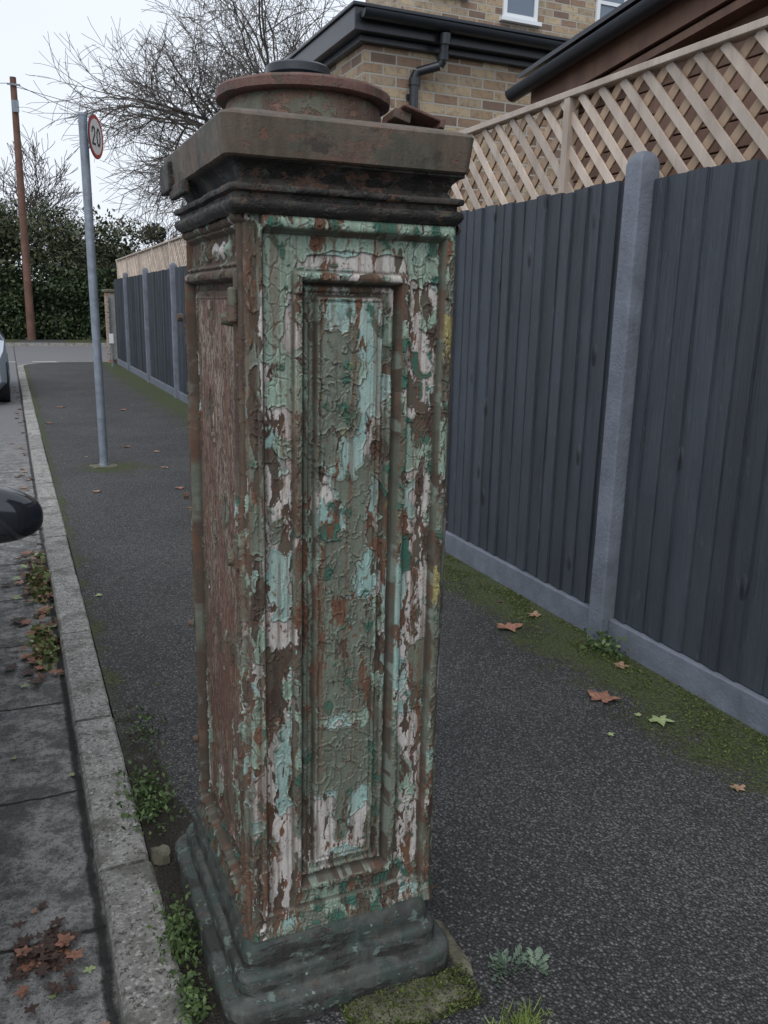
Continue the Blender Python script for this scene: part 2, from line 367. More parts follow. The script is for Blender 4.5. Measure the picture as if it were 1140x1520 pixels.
def paintjob(u,z,K,seed,res):
    q=max(1,int(round(.004/res)))
    wu=u+(fbm(u,z,.03,.04,seed+1,3)-.5)*.024; wz=z+(fbm(u,z,.03,.04,seed+2,3)-.5)*.042
    var=fbm(u,z,.05,.09,seed+3,5); fine=fbm(u,z,.006,.010,seed+4,3); stv=fbm(u,z,.007,.14,seed+5,4)
    base=fbm(u,z,.02,.08,seed+6,5); bm=np.clip((base-.46)/.08,0,1)[...,None]
    c=np.array((.080,.055,.041))*(1-bm)+np.array((.115,.112,.082))*bm
    H=(base-.5)*.0010; 
    spec=[('W',.030,.080,.0008,.0014,5),('T',.070,.12,.0009,.0024,4),('G',.065,.10,.0011,.0028,4),('O',.080,.12,.0011,.0022,4),('K',.018,.030,.0006,.0015,4),('Y',.02,.05,.0003,0,4)]
    for n_,(k,cx,cz,th,curl,oc) in enumerate(spec):
        idv,ed=vor2(wu,wz,.025,.032,seed+n_*3+20)
        nv=rank(fbm(wu,wz,cx,cz,seed+n_*5+9,oc,.5)+idv*.16)
        cov=K[k]+ (fbm(u,z,.09,.15,seed+40+n_,2)-.5)*.3*(K[k]>.03)
        m=np.clip((cov-nv)/.013+.5,0,1)
        mb=blur(m,q); rim=m*(1-mb)*2
        col=np.array(COL[k])*(.80+.40*var+ .18*(fine-.5))[...,None]
        if k=='W': col=col*(1-.25*np.clip((stv-.5)/.15,0,1))[...,None]
        if k=='T':
            tt=np.clip((fbm(u,z,.03,.05,seed+81,4)-.45)/.12,0,1)[...,None]; col=col*(1-.55*tt)+np.array((.34,.43,.395))*.55*tt
        if k=='O':
            tt=np.clip((fbm(u,z,.02,.06,seed+82,4)-.52)/.1,0,1)[...,None]; col=col*(1-.5*tt)+np.array((.16,.195,.15))*.5*tt
        edge_shade=np.clip((mb-.05)*3,0,1)*(1-m)*.5  # shadow line around flake edges, painted into the colour
        c=lerp(c,(.03,.024,.019),edge_shade)
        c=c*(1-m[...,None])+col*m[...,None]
        c=c+ (np.array((.07,.07,.065))*np.clip(rim-.3,0,1)[...,None])*(1 if k in 'TGO' else 0)  # highlight on curled flake rims, added to the colour
        H=H+m*th+rim*curl
        if k in 'WTG':
            area=np.clip((fbm(u,z,.05,.07,seed+50+n_,3)-(.42 if k=='G' else .46))/.1,0,1)
            if k=='G': area=np.maximum(area,np.clip((K['G']-.75)*4,0,1))
            ck=np.clip(1-ed/.08,0,1)*m*area*(1. if k=='G' else .5)
            c=lerp(c,(.085,.072,.055),.8*ck); H=H-ck*.0016
            if k=='G':
                lip=np.clip(1-np.abs(ed-.2)/.1,0,1)*m*area; c=c+np.array((.05,.05,.045))*lip[...,None]; H=H+lip*.0007
    for n_,(k,cx,cz,th) in enumerate([('R',.014,.060,.0003),('S',.016,.060,.0010)]):
        nv=rank(fbm(wu,wz,cx,cz,seed+n_*5+33,5,.58)+fbm(u,z,.004,.016,seed+60+n_,2)*.20)
        cov=K[k]+(fbm(u,z,.06,.16,seed+45+n_,3)-.5)*.75
        m=np.clip((cov-nv)/.03+.5,0,1)*(K[k]>.02)
        col=np.array(COL[k])*(.7+.6*fine)[...,None]; col=col*(.8+.5*(var-.5))[...,None]
        if k=='S':
            gg=np.clip((base-.48)/.06,0,1)[...,None]; col=col*(1-.6*gg)+np.array((.105,.10,.073))*.6*gg
        c=c*(1-m[...,None])+col*m[...,None]; H=H-m*th
    P=K['P']; a=rank(fbm(wu*.6+u*.4,wz*.3+z*.7,.0045,.013,seed+71,4,.7)+.35*fbm(u,z,.003,.05,seed+72,3)); 
    hi=np.clip((z-.45)/1.0,0,1)
    cf=np.clip((a+.35*(hi-.5)+.6*(fbm(u,z,.04,.1,seed+73,3)-.5)-.60)/.22,0,1)
    cc=np.array((.115,.062,.047))*(.75+.5*var)[...,None]; cc=lerp(cc,(.28,.235,.185),cf*.85)
    cc=lerp(cc,(.14,.055,.04),np.clip((fbm(u,z,.06,.22,seed+75,4)-.5)/.12,0,1)*.55)
    cc=lerp(cc,(.045,.03,.026),.8*np.clip((.28-a)/.1,0,1))
    c=c*(1-P[...,None])+cc*P[...,None]; H=H*(1-P)+P*(a-.5)*.0012
    sp=np.clip((rank(fbm(u,z,.006,.010,seed+66,3))-.94)/.03,0,1)*.7
    c=lerp(c,(.12,.06,.036),sp)
    c=lerp(c,(.10,.090,.062),np.clip((stv-.52)/.15,0,1)*.28)
    c=lerp(c,(.13,.062,.036),np.clip((fbm(u,z,.009,.30,seed+77,3)-.60)/.08,0,1)*.5)
    return np.clip(c,0,1),H
FA,FB,FC,FD=.093,.325,.262,1.562
def hfront(u,z):
    h=np.zeros_like(u)
    dt=1.668-z; dr=WF-u
    inside=step(u,.032)*step(dr,.030)*step(dt,.036)*step(z,.225)
    h-=inside*.009
    bt=bead(dt,.026,.016)*step(u,.03)*(1-step(u,WF-.012)); brr=bead(dr,.020,.013)*step(z,.21)*(1-step(z,1.645)); bl=bead(u,.028,.007)*step(z,.22)*(1-step(z,1.64))
    h=h+np.maximum(np.maximum(bt,brr),bl)
    d2=rectd(u,z,FA,FB,FC,FD)
    h+=bead(d2,.008,.0105)*1.15
    h-=step(d2,.018,.006)*.020; h+=bead(d2,.029,.006)*1.1
    d3=rectd(u,z,.140,.277,.312,1.520)
    h+=step(d3,0,.004)*.013; h-=bead(d3,.010,.003)
    h+=np.clip((.225-z)/.06,0,1)**2*.012
    return h
def mk_K(shape,x,z,base,zones):
    K={k:np.zeros(shape) for k in 'WTGORKYSP'}
    def app(m,kw):
        for k,v in kw.items(): K[k]=K[k]*(1-m)+v*m
    app(np.ones(shape),base)
    wob=(fbm(x,z,.02,.03,3,3)-.5)*.03; wob2=(fbm(x,z,.02,.03,11,3)-.5)*.05
    for (a,b,c_,d,kw) in zones:
        big=(b-a)>.2 or (d-c_)>.5
        app(sb(x+wob*(0 if big else 1),a,b,.010)*sb(z+wob2*(0 if big else 1),c_,d,.014),kw)
    return K
D=dict
def zone_front(u,z):
    x=u+X0
    return mk_K(u.shape,x,z,D(W=.5,T=.20,G=.32,O=.35,K=.03,R=.08,S=.24),[
    (.405,.475,.22,1.64,D(W=.97,T=.18,G=.18,O=.05,S=.28,R=.09,K=.02)),
    (.705,.775,.22,1.64,D(W=.97,T=.20,G=.20,O=.04,S=.28,R=.11,K=.04)),
    (.405,.775,1.56,1.64,D(W=.95,T=.10,G=.60,O=.05,S=.14,R=.06)),
    (.475,.705,.26,1.565,D(W=.40,T=.20,G=.40,O=.55,S=.20,R=.10,K=.04)),
    (.52,.655,.31,1.52,D(W=.75,T=.56,G=.38,O=.46,S=.07,R=.06,K=.03)),
    (.36,.409,.15,1.64,D(W=.15,T=.04,G=.14,O=.34,S=.56,R=.14)),
    (.36,.409,.15,1.00,D(W=.5,T=.18,G=.34,O=.30,S=.32,R=.14)),
    (.775,.81,.2,1.64,D(W=.2,T=.10,G=.50,O=.45,S=.30,R=.12,K=.05)),
    (.77,.81,1.39,1.49,D(Y=.40,S=.2,O=.3)),(.77,.81,.89,1.0,D(Y=.35,S=.2,O=.3)),(.77,.81,1.10,1.3,D(G=.7,O=.2,S=.2)),
    (.405,.805,1.628,1.668,D(W=.3,T=.15,G=.95,O=.15,S=.12,R=.04,K=.22)),
    (.405,.775,1.597,1.628,D(G=.92,T=.2,O=.0,S=.07,W=1.)),(.47,.70,1.565,1.597,D(W=1.1,G=.12,O=0,S=.10,T=.0)),
    (.41,.458,1.39,1.60,D(G=1.05,W=1.,S=.03,O=0,R=.02,T=0)),(.70,.77,1.55,1.60,D(G=.75,W=1.,S=.08,O=0)),
    (.525,.65,1.44,1.515,D(T=.95,G=.2,O=.15,S=.04,W=.9)),
    (.53,.61,1.26,1.46,D(O=1.1,S=.01,T=.3,R=.02)),(.605,.65,1.34,1.48,D(T=1.0,O=.06,W=.9,S=.05)),
    (.525,.65,1.08,1.26,D(T=.88,O=.34,W=.9,S=.08)),(.525,.56,1.10,1.20,D(W=.95,T=.4,O=.1,S=.15)),
    (.53,.63,.93,1.07,D(O=1.15,S=.01,T=.4,R=.02)),(.605,.64,.92,.99,D(T=1.1,O=.0,K=.1)),(.53,.575,1.06,1.12,D(K=.35,O=.2,T=.9)),
    (.525,.65,.66,.92,D(O=.82,R=.16,S=.06,T=.5,W=.6)),(.48,.52,.6,.9,D(O=.88,S=.10)),
    (.525,.65,.635,.665,D(T=1.,O=.0,S=.03)),(.50,.66,.48,.635,D(O=1.2,S=.01,R=.02,T=.1)),
    (.52,.65,.315,.48,D(W=1.1,O=.02,T=.14,G=.04,S=.08,R=.07)),(.568,.60,.36,.49,D(O=1.1,K=.1)),
    (.425,.455,1.33,1.40,D(G=.95,K=.2,O=0)),(.430,.470,.90,1.05,D(T=1.2,O=0,S=.01,R=.01,G=0,W=.9)),
    (.412,.452,.66,.84,D(S=1.15,R=.2,W=.3,T=0,O=0)),(.432,.468,.47,.68,D(T=1.1,W=.9,S=.03,O=0,G=0)),
    (.435,.475,.24,.50,D(T=.85,G=.2,W=1.,S=.06,O=.03)),(.403,.424,.26,.55,D(R=.6,S=.32,W=.5)),
    (.41,.475,.84,.90,D(W=1.15,S=.06,T=.03,O=0,G=.03)),(.41,.475,1.04,1.33,D(W=1.05,S=.38,R=.12,T=.08,G=.10)),
    (.487,.500,.93,1.10,D(R=.9,S=.2)),
    (.705,.77,1.38,1.55,D(W=1.1,S=.28,R=.13,T=.04,G=.06)),(.715,.765,1.20,1.28,D(K=.42,G=.5,O=.05)),
    (.675,.718,.70,1.0,D(T=1.2,W=.9,S=.03,O=.0,G=.0)),(.702,.732,.97,1.05,D(K=1.05,T=.4,O=.0)),
    (.705,.77,.64,.70,D(T=.7,K=.3)),(.705,.77,.35,.64,D(W=1.1,S=.24,R=.12,T=.04,G=.04)),(.675,.70,.26,.6,D(T=.95,O=.10,S=.06)),
    (.705,.77,1.0,1.18,D(W=1.1,S=.34,R=.12)),
    (.36,.81,.15,.262,D(W=.6,T=.36,G=.45,O=.45,K=.38,S=.16,R=.07)),(.42,.81,.188,.212,D(W=.9,T=.85,O=.10,K=.05)),(.385,.475,.2,.26,D(W=1.05,O=.05,K=.05,G=.2)),
    ])
def hleft(u,z):
    h=np.zeros_like(u)
    d=rectd(u,z,.045,.50,.235,1.555); h+=bead(d,.0,.011); h-=step(d,.009,.006)*.014
    d2=rectd(u,z,.105,.43,.31,1.515); h+=bead(d2,-.006,.008); h+=step(d2,0,.004)*.006
    d3=rectd(u,z,.045,.50,1.575,1.635); h-=step(d3,0,.005)*.008; h+=bead(d3,0,.005)
    for a in (.13,.185,.245,.30): h+=np.clip(1-(((u-a)/.018)**2+((z-1.603)/.015)**2),0,1)*.009
    h+=bead(1.668-z,.016,.010); h+=bead(u,.020,.009); h+=np.clip((.225-z)/.06,0,1)**2*.012
    return h
def zone_left(u,z):
    K=mk_K(u.shape,u,z,D(W=.08,T=.03,G=.07,O=.16,K=.02,R=.20,S=.78),[
    (.105,.43,.31,1.515,D(P=1)),
    (.07,.45,.30,.62,D(W=.35,G=.42,T=.10,S=.30,R=.3)),(.105,.43,.31,.50,D(P=.75)),
    (.0,.06,.15,1.15,D(W=.46,T=.24,G=.38,O=.28,S=.34)),(0,.06,1.15,1.66,D(S=.9,W=.05)),
    (0,.53,.15,.26,D(W=.2,G=.25,T=.12,O=.4,K=.2,S=.4))])
    for a in (.13,.185,.245,.30):
        m=((u-a)/.020)**2+((z-1.603)/.017)**2<1
        K['W']=np.where(m,1.1,K['W']); K['G']=np.where(m,.4,K['G']); K['S']=np.where(m,.08,K['S']); K['R']=np.where(m,.05,K['R']); K['O']=np.where(m,.05,K['O'])
    K['P']=K['P']*(fbm(u,z,.05,.10,9,4)>(.36+.10*np.clip((.62-z)/.2,0,1)))
    return K
Vs=[];Fs=[];As=[];off=0
def addface(W,hf,zf,place,res,seed,mb=0.,flip=False):
    global off
    nu=int(W/res)+1; nz_=int((ZT-ZB)/res)+1
    u,z=np.meshgrid(np.linspace(0,W,nu),np.linspace(ZB,ZT,nz_))
    c,H=paintjob(u,z,zf(u,z),seed,res)
    h=hf(u,z)
    gz,gu=np.gradient(h,(ZT-ZB)/(nz_-1),W/(nu-1)); slope=blur(np.hypot(gz,gu),1)
    st=np.clip((slope-.9)/1.2,0,1); st=np.maximum(st,blur(st,1))
    low=np.clip((fbm(u,z,.05,.10,seed+90,3)-.44-mb)/.16,0,1); mcol=lerp(np.broadcast_to(np.array((.078,.056,.043)),u.shape+(3,)),(.125,.142,.110),low)
    k_=1. if mb<.15 else .35
    mcol=lerp(mcol,(.25,.30,.26),np.clip((fbm(u,z,.02,.05,seed+93,4)-.60)/.04,0,1)*.75*k_); mcol=lerp(mcol,(.13,.065,.042),np.clip((fbm(u,z,.02,.06,seed+95,4)-.57)/.06,0,1)*.7)
    s3=(st*.88)[...,None]; c=c*(1-s3)+mcol*s3; H=H*(1-st*.9)
    h=h+H*np.clip(np.minimum(u,W-u)/.008,0,1)+(fbm(u,z,.06,.09,seed+70,2)-.5)*.005*np.clip(np.minimum(u,W-u)/.02,0,1)
    r_=max(2,int(.006/res)); cav_shade=np.clip((blur(h,r_)-h)*170,0,.7); c=lerp(c,(.034,.028,.022),cav_shade)  # recesses darkened in vertex colour to deepen the shadow lines
    edge=np.minimum(u,W-u); rr=.009; e=np.clip(rr-edge,0,rr); h=h-(rr-np.sqrt(np.maximum(rr*rr-e*e,0)))*.9
    ew=np.clip(1-edge/.012,0,1)*np.clip((fbm(u*0,z,.05,.12,seed+97,3)-.36)/.2,0,1)*.8; c=lerp(c,(.085,.055,.042),ew)
    P=place(u.ravel(),z.ravel(),h.ravel()); P[:,0]+=(P[:,2]-ZB)*.004
    idx=np.arange(nu*nz_).reshape(nz_,nu)
    q=np.stack([idx[:-1,:-1],idx[:-1,1:],idx[1:,1:],idx[1:,:-1]],-1).reshape(-1,4)
    if flip: q=q[:,::-1]
    Vs.append(P); Fs.append(q+off); off+=len(P)
    rough=(c.sum(2)<.35).astype(float); As.append(np.concatenate([c,rough[...,None]],2).reshape(-1,4))
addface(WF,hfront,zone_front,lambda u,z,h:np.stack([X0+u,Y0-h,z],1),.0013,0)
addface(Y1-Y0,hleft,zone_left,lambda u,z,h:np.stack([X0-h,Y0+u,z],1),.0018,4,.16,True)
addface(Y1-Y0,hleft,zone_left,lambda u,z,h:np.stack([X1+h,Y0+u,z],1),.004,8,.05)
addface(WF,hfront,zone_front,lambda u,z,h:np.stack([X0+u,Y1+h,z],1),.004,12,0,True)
V=np.concatenate(Vs); F=np.concatenate(Fs); A=np.concatenate(As)
me=bpy.data.meshes.new('shaft'); me.vertices.add(len(V)); me.vertices.foreach_set('co',V.ravel().astype('f'))
me.loops.add(F.size); me.loops.foreach_set('vertex_index',F.ravel().astype('i')); me.polygons.add(len(F)); me.polygons.foreach_set('loop_start',np.arange(0,F.size,4,dtype='i'))
me.polygons.foreach_set('use_smooth',np.ones(len(F),dtype=bool)); me.materials.append(paint); me.update(calc_edges=True)
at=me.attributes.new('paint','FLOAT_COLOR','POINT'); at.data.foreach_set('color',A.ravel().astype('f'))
so_=bpy.data.objects.new('shaft',me); sc.collection.objects.link(so_); so_.parent=pil
# cornice
cx0,cx1,cy0,cy1=.372,.800,1.487,2.010
m=MB(); m.loft(cx0,cx1,cy0,cy1,[(.0,1.655),(.010,1.662),(.014,1.670),(.012,1.678),(.002,1.682),(.002,1.690),(.012,1.693),(.014,1.698),(.012,1.703),(-.008,1.706),(-.014,1.716),(-.008,1.730),(.004,1.740),(.012,1.742),(.012,1.752)],rad=.008,mi=0,jit=.003,cap=False,step=.008)
m.obj('cornice',soot,pil,True,angle=50)
m=MB(); m.loft(.371,.790,cy0,1.995,[(-.01,1.746),(.018,1.745),(.023,1.748),(.026,1.770),(.029,1.800),(.030,1.808),(.026,1.813),(.0,1.822),(-.05,1.834)],rad=.005,mi=0,jit=.0016,tilt=(.008,0))
m.obj('cap_slab',slabm,pil,True,angle=35)
m=MB(); m.box(.334,.352,1.92,2.03,1.735,1.795); m.box(.340,.356,1.80,1.95,1.718,1.745); m.obj('bent_iron_flap',soot,pil,bevel=.004)
m=MB(); m.lathe(.577,1.742,[(.166,1.815),(.166,1.83),(.159,1.835),(.157,1.87),(.152,1.889)],72,jit=.002); m.obj('lid_collar',lidm,pil,True,angle=40)
m=MB(); m.lathe(.577,1.742,[(.142,1.889),(.169,1.889),(.174,1.892),(.175,1.907),(.171,1.912),(.13,1.917),(.10,1.919)],72,jit=.002); m.obj('lid_flange',flangem,pil,True,angle=40)
m=MB(); m.lathe(.563,1.735,[(.08,1.917),(.08,1.930),(.066,1.933),(.058,1.937),(.064,1.942),(.064,1.956),(.059,1.960),(.0535,1.95)],48); m.obj('top_knob',blackpl,pil,True,angle=40)
m=MB()
Mx=Matrix.Translation((.748,1.58,1.858))@Matrix.Rotation(math.radians(14),4,'Y')@Matrix.Rotation(math.radians(-8),4,'X')
m.box(-.04,.05,-.035,.04,-.003,.003,M=Mx); m.box(.04,.05,-.037,.04,-.014,.004,M=Mx); m.box(-.05,-.015,-.02,.04,-.022,-.003,M=Mx); m.obj('broken_bracket',flangem,pil,bevel=.002)
# plinth
m=MB(); m.loft(.381,.768,1.50,2.03,[(.074,-.02),(.074,.0),(.0735,.028),(.073,.054),(.070,.060),(.064,.063),(.045,.064),(.043,.066),(.0425,.076),(.042,.104),(.040,.110),(.034,.114),(.026,.115),(.025,.119),(.025,.128),(.025,.150),(.023,.158),(.019,.168),(.016,.176)],rad=.012,step=.012,jit=.0012)
m.obj('plinth',plinthm,pil,True,angle=50)
m=MB()
for z in (1.50,1.03,.55):
    m.lathe(.374,1.535,[(.007,z-.03),(.010,z-.028),(.010,z+.028),(.006,z+.032)],14,jit=.001)
for z in (1.46,.45,.95):
    m.tube((.813,1.53,z-.03),(.813,1.53,z+.03),.009,.009,10,caps=True)
for z in (1.47,1.05,.72,.40):
    m.tube((.368,2.0,z),(.356,2.0,z),.010,.008,8,caps=True)
m.tube((.378,1.545,1.02),(.354,1.545,1.02),.018,.013,12,caps=True)
m.tube((.378,1.56,1.475),(.356,1.56,1.475),.014,.010,12,caps=True)
m.obj('hinges_and_bolts',lidm,pil,True,angle=40)

m=MB()
def rock(m,cx,cy,sx,sy,h,seed,z0=-.02):
    n=20; vs=[]
    for lv,(k,z) in enumerate(((1.0,z0),(1.0,h*.6),(.85,h),)):
        for i in range(n):
            a=2*math.pi*i/n; q=1+.35*mn.noise(Vector((math.cos(a)*2+seed,math.sin(a)*2,lv*.3)))
            ca,sa_=math.cos(a),math.sin(a); ex=abs(ca)**.7*math.copysign(1,ca); ey=abs(sa_)**.7*math.copysign(1,sa_)
            vs.append((cx+sx*k*q*ex,cy+sy*k*q*ey,z+.006*mn.noise(Vector((ca*3,sa_*3,seed)))))
    fs=[(l*n+i,l*n+(i+1)%n,(l+1)*n+(i+1)%n,(l+1)*n+i) for l in range(2) for i in range(n)]+[tuple(2*n+i for i in range(n))]
    m.add(vs,fs)
rock(m,.70,1.378,.13,.055,.012,1.0); rock(m,.865,1.50,.018,.11,.010,5.0)
m.obj('broken_concrete_slab',concm,smooth=True,angle=50)
m=MB(); rock(m,.275,2.10,.028,.035,.020,3.0); m.obj('kerbside_rubble',concm,smooth=True,angle=50)

# ================================================================= FENCE
fen=empty('timber_fence')
posts=[-3.04,-1.04,.96,2.96,4.96,6.96,8.96,10.96,13.96,16.96,19.96]
m=MB()
FX=2.47
for i,py_ in enumerate(posts):
    h=2.15+random.uniform(-.02,.02)
    prof=[(0,-.05)]+[(0,-.05+h*k/8) for k in range(1,8)]+[(0,h-.05),(-.008,h-.025),(-.022,h-.006),(-.038,h)]
    m.loft(FX-.07,FX+.035,py_-.05,py_+.05,prof,rad=.010,step=.05,jit=.004)
m.obj('concrete_posts',fpost,fen,True,angle=45)
m=MB()
for i in range(len(posts)):
    a=posts[i]+.05; b=(posts[i+1]-.05) if i+1<len(posts) else 22.4
    m.box(FX-.03,FX+.02,a,b,-.03,.13+random.uniform(-.01,.01))
m.obj('gravel_boards',fpost,fen,bevel=.006)
m=MB()
for i in range(len(posts)):
    a=posts[i]+.052; b=(posts[i+1]-.052) if i+1<len(posts) else 22.4
    y=a; top=2.05+random.uniform(-.012,.012)
    while y<b-.02:
        w_=min(random.uniform(.088,.125),b-y); lean=random.uniform(-.006,.006); tz=top+random.uniform(-.008,.008)
        x_a=FX-.010+random.uniform(-.006,.004); x_b=FX-.001+random.uniform(-.001,.002); bw=random.uniform(-.003,.004)
        n=6; vs=[]; e_=random.uniform(.005,.010)
        for k in range(n+1):
            zz=.132+(tz-.132)*k/n; o1=.003*mn.noise(Vector((y*5,zz*1.5,1))); l=lean*k/n
            vs+= [(x_a+o1,y-e_+l,zz),((x_a+x_b)/2-bw+o1,y+w_*.5+l,zz),(x_b+o1*.3,y+w_+l,zz),(x_b+.012,y+w_+l,zz),(x_b+.012,y-e_+l,zz)]
        fs=[(k*5+j,k*5+5+j,k*5+5+(j+1)%5,k*5+(j+1)%5) for k in range(n) for j in range(5)]+[tuple(n*5+j for j in range(5))]
        m.add(vs,fs); y+=w_
m.obj('feather_edge_boards',fboard,fen)
tr=empty('timber_trellis'); TX=2.56
m=MB(); m2=MB(); z0,z1=1.92,2.50
def strip(mb,y,dirn,x,w_=.040,th=.012):
    L=z1-z0; a=Vector((x,y,z0)); b=Vector((x,y+dirn*L,z1)); d=(b-a).normalized(); n=Vector((0,-d.z,d.y))*w_/2; t_=Vector((th/2,0,0))
    vs=[a-n-t_,a+n-t_,b+n-t_,b-n-t_,a-n+t_,a+n+t_,b+n+t_,b-n+t_]
    mb.add(vs,[(0,1,2,3),(7,6,5,4),(0,4,5,1),(1,5,6,2),(2,6,7,3),(3,7,4,0)])
y=-3
while y<22:
    strip(m,y+random.uniform(-.008,.008),1,TX,.040)
    strip(m2,y+.58+random.uniform(-.008,.008),-1,TX+.016,.044); y+=.150
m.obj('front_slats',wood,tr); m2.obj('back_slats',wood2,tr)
m=MB()
m.box(TX-.03,TX+.035,-3,22.4,z1,z1+.03); m.box(TX-.022,TX+.028,-3,22.4,1.88,1.92)
for y in [-1.9+1.85*i for i in range(14)]:
    m.box(TX-.028,TX+.03,y-.022,y+.022,1.6,z1-.001)
m.obj('trellis_frame',wood,tr,bevel=.003)

# ================================================================= BUILDINGS
ho=empty('brick_house')
m=MB(); EX,EY,EZ=2.80,6.90,3.62
m.box(EX,11,EY,12,0,EZ); m.obj('extension_walls',brickm,ho)
m=MB(); m.box(4.35,16,9.6,10.7,0,8.2); m.box(11.02,16,10.702,18,0,8.2)
m.obj('main_walls',brickm,ho)
m=MB(); m.add([(4.0,9.3,8.1),(16.3,9.3,8.1),(16.3,18.3,8.1),(10.6,18.3,8.1),(10.6,11,8.1),(4.0,11,8.1),(4.0,10.15,9),(16.3,10.15,9)],[(0,1,7,6),(5,6,7,4),(0,6,5),(1,2,7),(5,4,3,2,1,0),(4,7,2,3)])
m.obj('main_roof',simple('roof_tile',(.10,.055,.04,1),.8,.3,6,.01,30),ho)
m=MB(); m.box(EX-.14,11.1,EY-.14,12.1,EZ+.003,EZ+.17); m.box(EX-.16,11.12,EY-.16,12.12,EZ+.172,EZ+.20); m.box(EX-.06,11.05,EY-.06,12.05,EZ-.05,EZ+.002)
m.obj('roof_fascia',blackpl,ho,bevel=.006)
m=MB()
def gutter(mb,p,q,r=.055,n=10):
    p=Vector(p);q=Vector(q); d=(q-p).normalized(); s_=d.cross(Vector((0,0,1))).normalized(); vs=[]
    for c_ in (p,q):
        for rr_ in (r,r-.005):
            for k in range(n+1):
                a=math.pi*k/n; vs.append(c_+s_*math.cos(a)*rr_-Vector((0,0,1))*math.sin(a)*rr_)
    k=n+1; fs=[(i,i+1,2*k+i+1,2*k+i) for i in range(n)]+[(k+i,3*k+i,3*k+i+1,k+i+1) for i in range(n)]+[(0,2*k,3*k,k),(n,k+n,3*k+n,2*k+n)]+[(i,k+i,k+i+1,i+1) for i in range(n)]+[tuple(range(0,k))]
    mb.add(vs,fs)
gutter(m,(EX-.1,EY-.21,EZ+.13),(11,EY-.21,EZ+.10),.06)
m.obj('gutter',blackpl,ho,True,angle=40)
m=MB(); pts=[(3.43,EY-.2,EZ+.06),(3.43,EY-.17,EZ-.13),(3.41,EY-.15,EZ-.17),(3.25,EY-.06,EZ-.215),(3.23,EY-.05,EZ-.26),(3.23,EY-.05,0)]
for a,b in zip(pts[:-1],pts[1:]): m.tube(a,b,.037,.037,14)
for p,q in ((pts[0],(3.43,EY-.195,EZ-.02)),(pts[1],(3.43,EY-.175,EZ-.09)),(pts[4],(3.23,EY-.05,EZ-.32))): m.tube(p,q,.045,.045,14,caps=True)
m.box(3.18,3.28,EY-.02,EY-.004,EZ-.42,EZ-.38)
m.obj('downpipe',blackpl,ho,True,angle=40)
mw=MB(); mg=MB(); ms=MB()
for xa,xb,za in ((4.70,5.15,5.05),(5.66,6.14,4.90),(7.00,7.46,4.92),(9.0,9.9,4.98)):
    zb=za+1.15; yy=9.6
    for q in ((xa,xa+.05,za,zb),(xb-.05,xb,za,zb),(xa+.05,xb-.05,za,za+.05),(xa+.05,xb-.05,zb-.05,zb),(xa+.05,xb-.05,za+.32,za+.36)):
        mw.box(q[0],q[1],yy-.03,yy+.01,q[2],q[3])
    mg.box(xa+.05,xb-.05,yy-.012,yy-.004,za+.05,zb-.05)
    ms.box(xa-.04,xb+.04,yy-.07,yy-.003,za-.045,za-.003)
mw.obj('window_frames',white_pl,ho); mg.obj('window_glass',glass,ho); ms.obj('window_sills',white_pl,ho)
sh=empty('timber_shed')
m=MB()
for i in range(24):
    za=.0+i*.125
    m.box(3.12,3.14,.3,4.45,za,za+.118); m.box(3.14,5.6,4.43,4.455,za,za+.118)
m.box(3.141,5.6,.3,4.42,0,2.85); m.obj('cladding',brownwood,sh,bevel=.004)
m=MB(); BF=[(0,1,2,3),(7,6,5,4),(0,4,5,1),(1,5,6,2),(2,6,7,3),(3,7,4,0)]
m.add([(2.98,4.72,2.80),(2.98,0,3.38),(5.9,0,4.3),(5.9,4.72,3.72),(2.98,4.72,2.86),(2.98,0,3.44),(5.9,0,4.36),(5.9,4.72,3.78)],BF)
m.obj('roof_boards',brownwood,sh)
m=MB()
m.add([(3.0,4.70,2.66),(3.0,0,3.24),(3.025,0,3.24),(3.025,4.70,2.66),(3.0,4.70,2.80),(3.0,0,3.38),(3.025,0,3.38),(3.025,4.70,2.80)],BF)
m.add([(3.02,4.6,2.62),(3.02,0,3.19),(3.12,0,3.19),(3.12,4.6,2.62),(3.02,4.6,2.655),(3.02,0,3.235),(3.12,0,3.235),(3.12,4.6,2.655)],BF)
m.obj('fascia_board',brownwood,sh)
m=MB(); gutter(m,(2.93,4.80,2.80),(2.93,0,3.39),.055); m.add([(2.95,4.78,2.875),(2.95,0,3.455),(5.9,0,4.38),(5.9,4.78,3.80),(2.95,4.78,2.90),(2.95,0,3.48),(5.9,0,4.405),(5.9,4.78,3.825)],BF)
m.obj('roof_gutter',blackpl,sh,True,angle=40)
m=MB(); m.box(2.3,2.75,22.75,23.2,0,1.75); p_=empty('brick_gate_pier'); m.obj('pier',pierbrick,p_)
m=MB(); m.box(2.25,2.80,22.7,23.25,1.752,1.83); m.obj('capstone',concm,p_,bevel=.02)
m=MB()
for k in range(12): m.box(2.3,2.32,22.42,22.74,.1+k*.13,.1+k*.13+.11)
m.box(2.323,2.5,22.5,22.52,.1,1.7); m.obj('side_gate',simple('grey_gate',(.22,.22,.21,1),.7,.2,8,0))
m=MB(); m.box(2.2,2.24,21.3,21.34,0,.75,0); m.box(2.17,2.27,21.27,21.295,.55,.78,1); m.obj('hydrant_marker_post',[galv,white_pl],bevel=.004)

